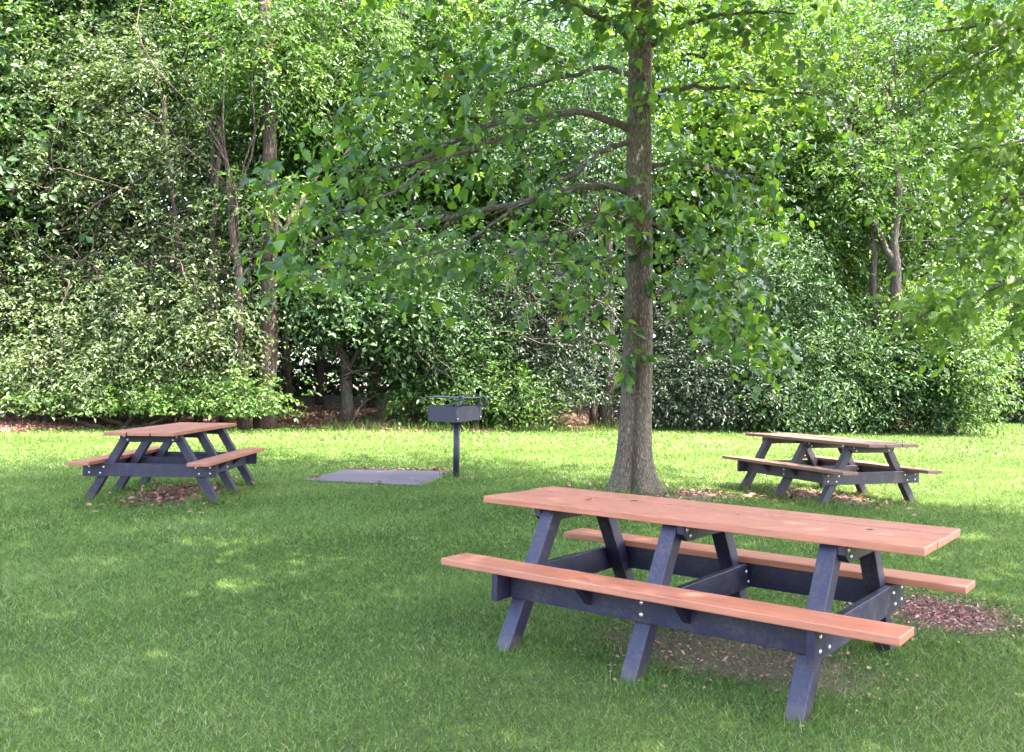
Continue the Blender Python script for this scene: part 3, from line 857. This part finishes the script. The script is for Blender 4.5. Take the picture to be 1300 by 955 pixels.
plant('shrub', 'shrub', 'tall pale silvery-green shrub filling the left edge above the arching one', [pe(40, 300, 25.1, 110, 130), pe(100, 200, 25.6, 110, 110), pe(10, 180, 26.1, 80, 100), pe(60, 420, 25.1, 100, 100), pe(200, 340, 25.4, 90, 40)], 'leaf_silver', 101, 200, 7, 9, .125, .42, twigs=70, zmin=0.5, bark='bark_pink', thicket=((0, 330, 235, 330, 23.9, 60), (-20, 260, 320, 380, 23.6, 50), (120, 330, 330, 470, 23.3, 30)))
plant('shrub', 'shrub', 'pale arching shrub at the lower left, left of the end-on table', [pe(40, 430, 23.3, 100, 75), pe(90, 480, 22.9, 80, 55), pe(-20, 480, 23.1, 70, 60), pe(120, 375, 23.7, 55, 45), pe(20, 350, 24, 50, 40)], 'leaf_silver', 102, 130, 7, 9, .12, .4, .9, .55, zmin=0.35)
plant('shrub', 'shrub', 'bright silvery shrub mounded behind the end-on table', [pe(200, 400, 23.7, 85, 70), pe(240, 440, 23.3, 80, 60), pe(160, 460, 23.1, 70, 60), pe(272, 385, 23.5, 40, 55), pe(190, 345, 24, 45, 35)], 'leaf_silver', 103, 130, 7, 9, .12, .42, .9, .5, zmin=0.3)
plant('shrub', 'shrub', 'low leafy green shrub just right of and behind the end-on table', [pe(300, 510, 22.9, 50, 30), pe(250, 510, 22.7, 50, 30), pe(180, 515, 22.6, 50, 28), pe(90, 520, 22.7, 60, 26), pe(10, 515, 22.9, 50, 30)], 'leaf_fresh', 104, 110, 7, 8, .12, .5, .5, zmin=.42)
plant('small_tree', 'tree', 'small spreading tree with pale crown at upper left, dark forked stems showing', [pe(200, 140, 25, 100, 80), pe(235, 200, 24.5, 75, 60), pe(180, 250, 24.5, 80, 60), pe(130, 80, 25.5, 80, 60), pe(250, 290, 24.2, 60, 50)], 'leaf_silver', 105, 165, 6, 9, .13, .42, .8, .5, twigs=22,
      trunks=[vtrunk(250, 540, 150, 24.0, .10, 30, 1), vtrunk(252, 540, 120, 24.2, .08, -40, 2), vtrunk(285, 540, 130, 24.0, .10, -22, 3)], bark='bark_pink')
plant('woodland_tree', 'tree', 'tree with a thick straight reddish trunk left of centre, drooping layered leaves', [pe(330, 60, 25.5, 90, 60), pe(400, 120, 25, 90, 40), pe(330, 130, 24.6, 70, 25), pe(450, 40, 25.5, 90, 60), pe(400, -30, 26, 140, 60), pe(335, 95, 23.3, 60, 45), pe(330, 25, 23.2, 60, 50), pe(340, 500, 23.2, 26, 22), pe(325, 262, 23.4, 45, 20), pe(350, 250, 23.2, 30, 14)], 'leaf_fresh', 106, 170, 6, 9, .16, .38, 1.0, .6,
      trunks=[vtrunk(337, 540, -20, 24.0, .25, -2, 4), (np.array([at(338, 330, 23.4), at(380, 260, 24), at(430, 180, 25)]), .08, .03)], bark='bark_pink', twigs=20)
plant('woodland_tree', 'tree', 'slender pale trunk just left of the thick reddish one', [pe(300, 20, 26, 90, 60), pe(250, -20, 26, 80, 60)], 'leaf_fresh', 107, 70, 6, 8, .13, .45, .8, trunks=[vtrunk(310, 540, 215, 23.4, .13, -16, 5)], bark='bark_pink', twigs=8)
plant('small_tree', 'tree', 'small forked tree with a split pale foot in the dark gap left of the grill', [pe(420, 370, 25.2, 70, 32), pe(490, 400, 25, 60, 35), pe(385, 385, 24.8, 45, 22), pe(500, 330, 26, 70, 50)], 'leaf_dark', 108, 95, 6, 8, .17, .5, .8, .45,
      trunks=[(np.array([at(438, 532, 25.4), at(440, 490, 25.4), at(434, 450, 25.4), at(428, 400, 25.3), at(420, 340, 25)]), .17, .06), (np.array([at(440, 475, 25.4), at(452, 450, 25.4), at(468, 430, 25.2), at(500, 380, 25)]), .07, .03)], bark='bark_dark', zmin=0.9)
plant('shrub', 'shrub', 'deep green shrub standing directly behind the grill', [pe(560, 430, 26.6, 75, 90), pe(600, 380, 27, 80, 80), pe(535, 430, 26.6, 40, 60), pe(570, 490, 26, 60, 45)], 'leaf_dark', 109, 170, 7, 8, .13, .45, .8, zmin=0.75)
plant('shrub', 'shrub', 'low fresh-green shrub at the grill\'s right, below the deep green one', [pe(610, 480, 25.8, 45, 40), pe(560, 510, 25.6, 50, 25), pe(655, 505, 25.8, 45, 30)], 'leaf_fresh', 110, 75, 7, 8, .12, .45, .5)
plant('shrub', 'shrub', 'grey-green twiggy shrub between the grill and the big trunk', [pe(680, 430, 27, 70, 90), pe(720, 400, 27.4, 70, 80), pe(690, 500, 26.6, 75, 40), pe(650, 370, 27.5, 60, 70)], 'leaf_grey', 111, 165, 7, 9, .115, .42, .8, twigs=40, zmin=0.7, thicket=((600, 760, 320, 480, 26.2, 60), (380, 600, 380, 500, 25.2, 40)))
plant('woodland_tree', 'tree', 'dark trunk in the shade just left of the big lawn trunk', [pe(740, 200, 28.5, 110, 90), pe(680, 120, 29, 110, 80), pe(770, 310, 28, 70, 50)], 'leaf_dark', 112, 120, 6, 8, .16, .5, .9, trunks=[vtrunk(770, 535, 300, 28, .22, 0, 6), vtrunk(752, 535, 300, 28.3, .10, 8, 7)], zmin=1.0)
plant('shrub', 'shrub', 'dense olive shrub just right of the big lawn trunk', [pe(880, 470, 28, 60, 75), pe(930, 490, 27.6, 60, 55), pe(850, 500, 27.8, 45, 45), pe(880, 400, 28.4, 60, 60)], 'leaf_grey', 113, 150, 7, 9, .12, .42, .8, tmean=.42)
plant('shrub', 'shrub', 'blue-grey drooping shrub behind the weathered table', [pe(990, 400, 28.6, 65, 90), pe(1020, 460, 28.2, 70, 75), pe(960, 340, 28.8, 60, 70), pe(1000, 505, 27.8, 75, 38)], 'leaf_dark', 114, 190, 7, 9, .15, .36, 1.0, .7, tmean=.7)
plant('woodland_tree', 'tree', 'forked tree with two dark leaning stems at the right, behind the weathered table', [pe(1100, 170, 31, 120, 80), pe(1050, 250, 31, 90, 60), pe(1195, 230, 31, 85, 70), pe(1130, 60, 31, 130, 70), pe(1070, 350, 31, 50, 40), pe(1200, 330, 30, 60, 50), pe(1150, 215, 28.0, 45, 45), pe(1088, 235, 28.2, 30, 40), pe(1140, 420, 27.9, 30, 16)], 'leaf_fresh', 115, 230, 6, 9, .16, .42, .9, .45,
      trunks=[(np.array([at(1128, 540, 28.8), at(1130, 480, 28.8), at(1128, 430, 28.8), at(1138, 370, 28.8), at(1138, 300, 28.8), at(1140, 230, 28.8), at(1130, 120, 29.6)]), .22, .07), (np.array([at(1112, 540, 29), at(1118, 440, 29), at(1108, 360, 29), at(1112, 290, 29), at(1092, 220, 29), at(1070, 150, 29.5)]), .13, .05), (np.array([at(1136, 350, 28.8), at(1122, 310, 28.8), at(1108, 280, 28.8)]), .12, .09)])
plant('shrub', 'shrub', 'rounded dark green shrub under the forked right-hand stems', [pe(1120, 480, 29, 75, 50), pe(1080, 500, 28.6, 60, 40), pe(1170, 480, 28.8, 60, 60)], 'leaf_dark', 116, 150, 7, 8, .13, .42, .7)
plant('shrub', 'shrub', 'sunny green shrub at the right end of the wood, reaching the lawn', [pe(1200, 460, 28.6, 55, 70), pe(1212, 500, 28.2, 32, 38), pe(1190, 400, 29, 50, 50)], 'leaf_fresh', 117, 130, 7, 8, .15, .42, .8, .55, tmean=.65)
plant('shrub', 'shrub', 'hazy far shrub at the right edge beyond the lawn', [pe(1275, 480, 39, 45, 45), pe(1320, 470, 39, 60, 60), pe(1250, 510, 38, 25, 24)], 'leaf_grey', 118, 100, 7, 8, .2, .45, 1.0)

# slender trees deeper in, one mesh set, copied
def slender(seed, mat):
    rng = np.random.default_rng(seed); root = empty('slender_tree')
    H = 15; ells = [((rng.normal(0, .5), rng.normal(0, .5), z), (rr, rr, 1.5)) for z, rr in ((6.0, 1.8), (8.2, 2.6), (10.5, 2.7), (13, 2.2))]
    cobj, C = crown('crown', ells, M[mat], root, 300, 6, 9, .20, .5, seed, 1.0, .4, .35, .55)
    st = [(wander((0, 0, -.1), (rng.normal(0, .6), rng.normal(0, .4), H - 1), 12, .014, rng), .14, .04)]
    nodes = resample(np.array(st[0][0]), 14)[5:]
    for c in C[::6]:
        j = np.argmin(np.linalg.norm(nodes - c, axis=1) + (nodes[:, 2] > c[2])); st.append((wander(nodes[j], c, 7, .06, rng, .05), .035, .01))
    stem_parts(root, st, M['bark_dark'], rng); return root


protos = [slender(201, 'leaf_fresh'), slender(202, 'leaf_dark'), slender(203, 'leaf_lime')]
SL_ = [(25, 27.5, 0, 'slender woodland tree at the far left, above the tall silvery shrub'), (120, 28.5, 1, 'dark slender woodland tree at the upper left, beside the pale spreading tree'), (235, 29, 0, 'slender woodland tree rising behind the pale spreading tree'),
       (370, 28.5, 1, 'slender dark trunk just right of the thick reddish trunk'), (405, 30, 0, 'thin trunk at the left of the dark gap left of the grill'), (470, 29.5, 1, 'thin trunk at the right of the dark gap left of the grill'),
       (530, 31, 2, 'slender woodland tree behind the shrub at the grill'), (620, 31.5, 0, 'slender woodland tree right of and behind the grill'), (860, 32, 2, 'light-leaved slender tree behind the big trunk, at its right'), (950, 33, 0, 'slender tree behind the blue-grey drooping shrub'),
       (1040, 34, 2, 'light-leaved slender tree between the drooping shrub and the forked stems'), (1175, 34, 1, 'dark slender tree right of the forked stems'), (1240, 37, 2, 'light-leaved slender tree above the right end of the wood')]
for i, (u, Y, k_, lab) in enumerate(SL_):
    o = protos[k_] if not protos[k_].get('label') else copy_tree(protos[k_])
    p = at(u, 520, Y); o.location = (p[0], Y, floor_z(p[0], Y) - .05); o.rotation_euler = (0, 0, R.uniform(0, 6.28)); s = R.uniform(.88, 1.15); o.scale = (s, s, s)
    tag(o, lab, 'tree', 'slender trees inside the wood')

# the depth of the wood behind them, one mass of foliage
rng = np.random.default_rng(77)
ells = []
for i in range(400):
    x = rng.uniform(-32, 36); d = rng.uniform(6, 20); y = edge_y(x) + d; z = rng.uniform(.8, 1.5 + .43 * y) if d > 9 else rng.uniform(5, 14)
    ells.append(((x, y, z), (rng.uniform(1.6, 3), rng.uniform(1.4, 2.5), rng.uniform(1.2, 2.2))))
for i in range(120):
    x = rng.uniform(-30, 40); y = edge_y(x) + rng.uniform(8, 18); ells.append(((x, y, 1.5 + y * rng.uniform(.30, .47)), (2.8, 2.0, 1.9)))
for i in range(115):
    x = rng.uniform(-20, 13); ells.append(((x, edge_y(x) + rng.uniform(5, 9), rng.uniform(3.5, 8.5)), (2.2, 1.6, 1.6)))
for i in range(130):
    x = rng.uniform(-32, 36); y = edge_y(x) + rng.uniform(8, 16); ells.append(((x, y, rng.uniform(2.5, 6.5)), (2.4, 1.8, 1.5)))
for i in range(110):
    x = rng.uniform(-32, 36); y = edge_y(x) + rng.uniform(11, 19); ells.append(((x, y, rng.uniform(.3, 2.5)), (2.4, 1.8, 1.6)))
P0, D0, ct, C = clump_sprays(ells, 9400, 7, rng, .4, .7)
P, D, Nn = sprays(P0, D0, rng.uniform(.7, 1.4, len(P0)), 8, .22, .4, rng)
k = P[:, 2] > .1; P, D, Nn = P[k], D[k], Nn[k]
tint = np.clip(np.repeat(ct, 8)[k] + rng.normal(.5, .2, len(P)), 0, .95)
tag(link_mesh('woods', leaf_mesh('woods', P, D, Nn, .27, .55, False, rng, tint), M['leaf_dark']), 'deep green foliage filling the wood behind its edge trees', 'woods', kind='stuff')
print('woods leaves', len(P))

# ------------------------------------------------------------------ leaf litter and wood chips
rng = np.random.default_rng(9)
LP = []
x = rng.uniform(-14, -5, 5000); y = edge_y(x) + rng.uniform(-.35, 1.3, 5000); LP.append(np.stack([x, y, floor_z(x, y) + .03], -1))
q_ = PAD[3] + (PAD[2] - PAD[3]) * rng.random((90, 1)); LP.append(np.stack([q_[:, 0], q_[:, 1] + rng.normal(.05, .06, 90), np.full(90, .04)], -1))
q_ = PAD[0] + (PAD[1] - PAD[0]) * rng.random((9, 1)); LP.append(np.stack([q_[:, 0] + .1, q_[:, 1] + np.abs(rng.normal(.1, .2, 9)), np.full(9, .04)], -1))
x = rng.uniform(-16, 20, 26000); d = np.abs(rng.normal(0, 2.6, 26000)); y = edge_y(x) + d - .15 + rng.normal(0, .12, 26000); LP.append(np.stack([x, y, floor_z(x, y) + .02], -1))
for (X, Y, a), (lx, ly, ox, oy), cnt in zip(TABLES[1:], ((1.1, .62, -.1, -.1), (1.1, .7, 0, -.1)), (430, 330)):
    u = rng.normal(0, lx * .5, cnt) + ox; v = rng.normal(0, ly * .55, cnt) + oy; c, s = math.cos(a), math.sin(a); LP.append(np.stack([X + c * u - s * v, Y + s * u + c * v, np.full(cnt, .02)], -1))
cnt = 260; LP.append(np.stack([TREE[0] + .5 + rng.normal(0, .7, cnt), TREE[1] - .1 + rng.normal(0, .4, cnt), np.full(cnt, .02)], -1))
P = np.concatenate(LP); n = len(P)
me = leaf_mesh('leaf_litter', P, norm(rng.normal(0, 1, (n, 3)) * [1, 1, .25]), np.array([0, 0, 1.0]) + rng.normal(0, .35, (n, 3)), .085, .55, False, rng)
tag(link_mesh('leaf_litter', me, M['litter']), 'fallen reddish-brown leaves under the wood edge and far tables', 'leaf litter', kind='stuff')
cnt = 1900; u = rng.normal(0, .24, cnt); v = rng.normal(0, .18, cnt)
mc = gpt(1196, 780); P = np.stack([mc[0] + u, mc[1] + v * 1.5, np.abs(rng.normal(.012, .012, cnt))], -1)
a = TABLES[0][2]; c, s = math.cos(a), math.sin(a); cnt2 = 380; u = rng.normal(.25, .55, cnt2); v = rng.normal(-.05, .3, cnt2)
P = np.concatenate([P, np.stack([TABLES[0][0] + c * u - s * v, TABLES[0][1] + s * u + c * v, np.full(cnt2, .012)], -1)]); n = len(P)
me = leaf_mesh('wood_chips', P, norm(rng.normal(0, 1, (n, 3)) * [1, 1, .3]), np.array([0, 0, 1.0]) + rng.normal(0, .4, (n, 3)), .032, .42, False, rng)
tag(link_mesh('wood_chips', me, M['chip']), 'reddish wood chips and bark bits beside and under the foreground table', 'wood chips', kind='stuff')

# ------------------------------------------------------------------ light
SUN_AZ, SUN_EL = math.radians(102), math.radians(66)   # azimuth clockwise from +Y: from the right, a little towards the camera
w = bpy.data.worlds.new('World'); sc.world = w; w.use_nodes = True
nt = w.node_tree; bg = nt.nodes['Background']
sky = nt.nodes.new('ShaderNodeTexSky'); sky.sky_type = 'NISHITA'; sky.sun_disc = False
sky.dust_density = 3.5; sky.ozone_density = .6; sky.sun_elevation = SUN_EL; sky.sun_rotation = SUN_AZ
nt.links.new(sky.outputs[0], bg.inputs[0]); bg.inputs[1].default_value = .15
sl = bpy.data.lights.new('sun', 'SUN'); sl.energy = 3.0; sl.angle = math.radians(.53); sl.color = (1, .95, .86)
so = bpy.data.objects.new('sun', sl); col.objects.link(so)
sdir = Vector((math.sin(SUN_AZ) * math.cos(SUN_EL), math.cos(SUN_AZ) * math.cos(SUN_EL), math.sin(SUN_EL)))
so.rotation_euler = sdir.to_track_quat('Z', 'Y').to_euler(); so.location = (0, 0, 30)

sc.view_settings.view_transform = 'Standard'; sc.view_settings.look = 'None'; sc.view_settings.gamma = 1; sc.view_settings.use_curve_mapping = False
sc.view_settings.exposure = 3.88
sc.render.engine = 'CYCLES'
sc.cycles.max_bounces = 6; sc.cycles.diffuse_bounces = 3; sc.cycles.glossy_bounces = 2; sc.cycles.transmission_bounces = 3; sc.cycles.transparent_max_bounces = 4
sc.cycles.caustics_reflective = False; sc.cycles.caustics_refractive = False
sc.cycles.use_denoising = True
sc.cycles.use_adaptive_sampling = True; sc.cycles.adaptive_threshold = .02
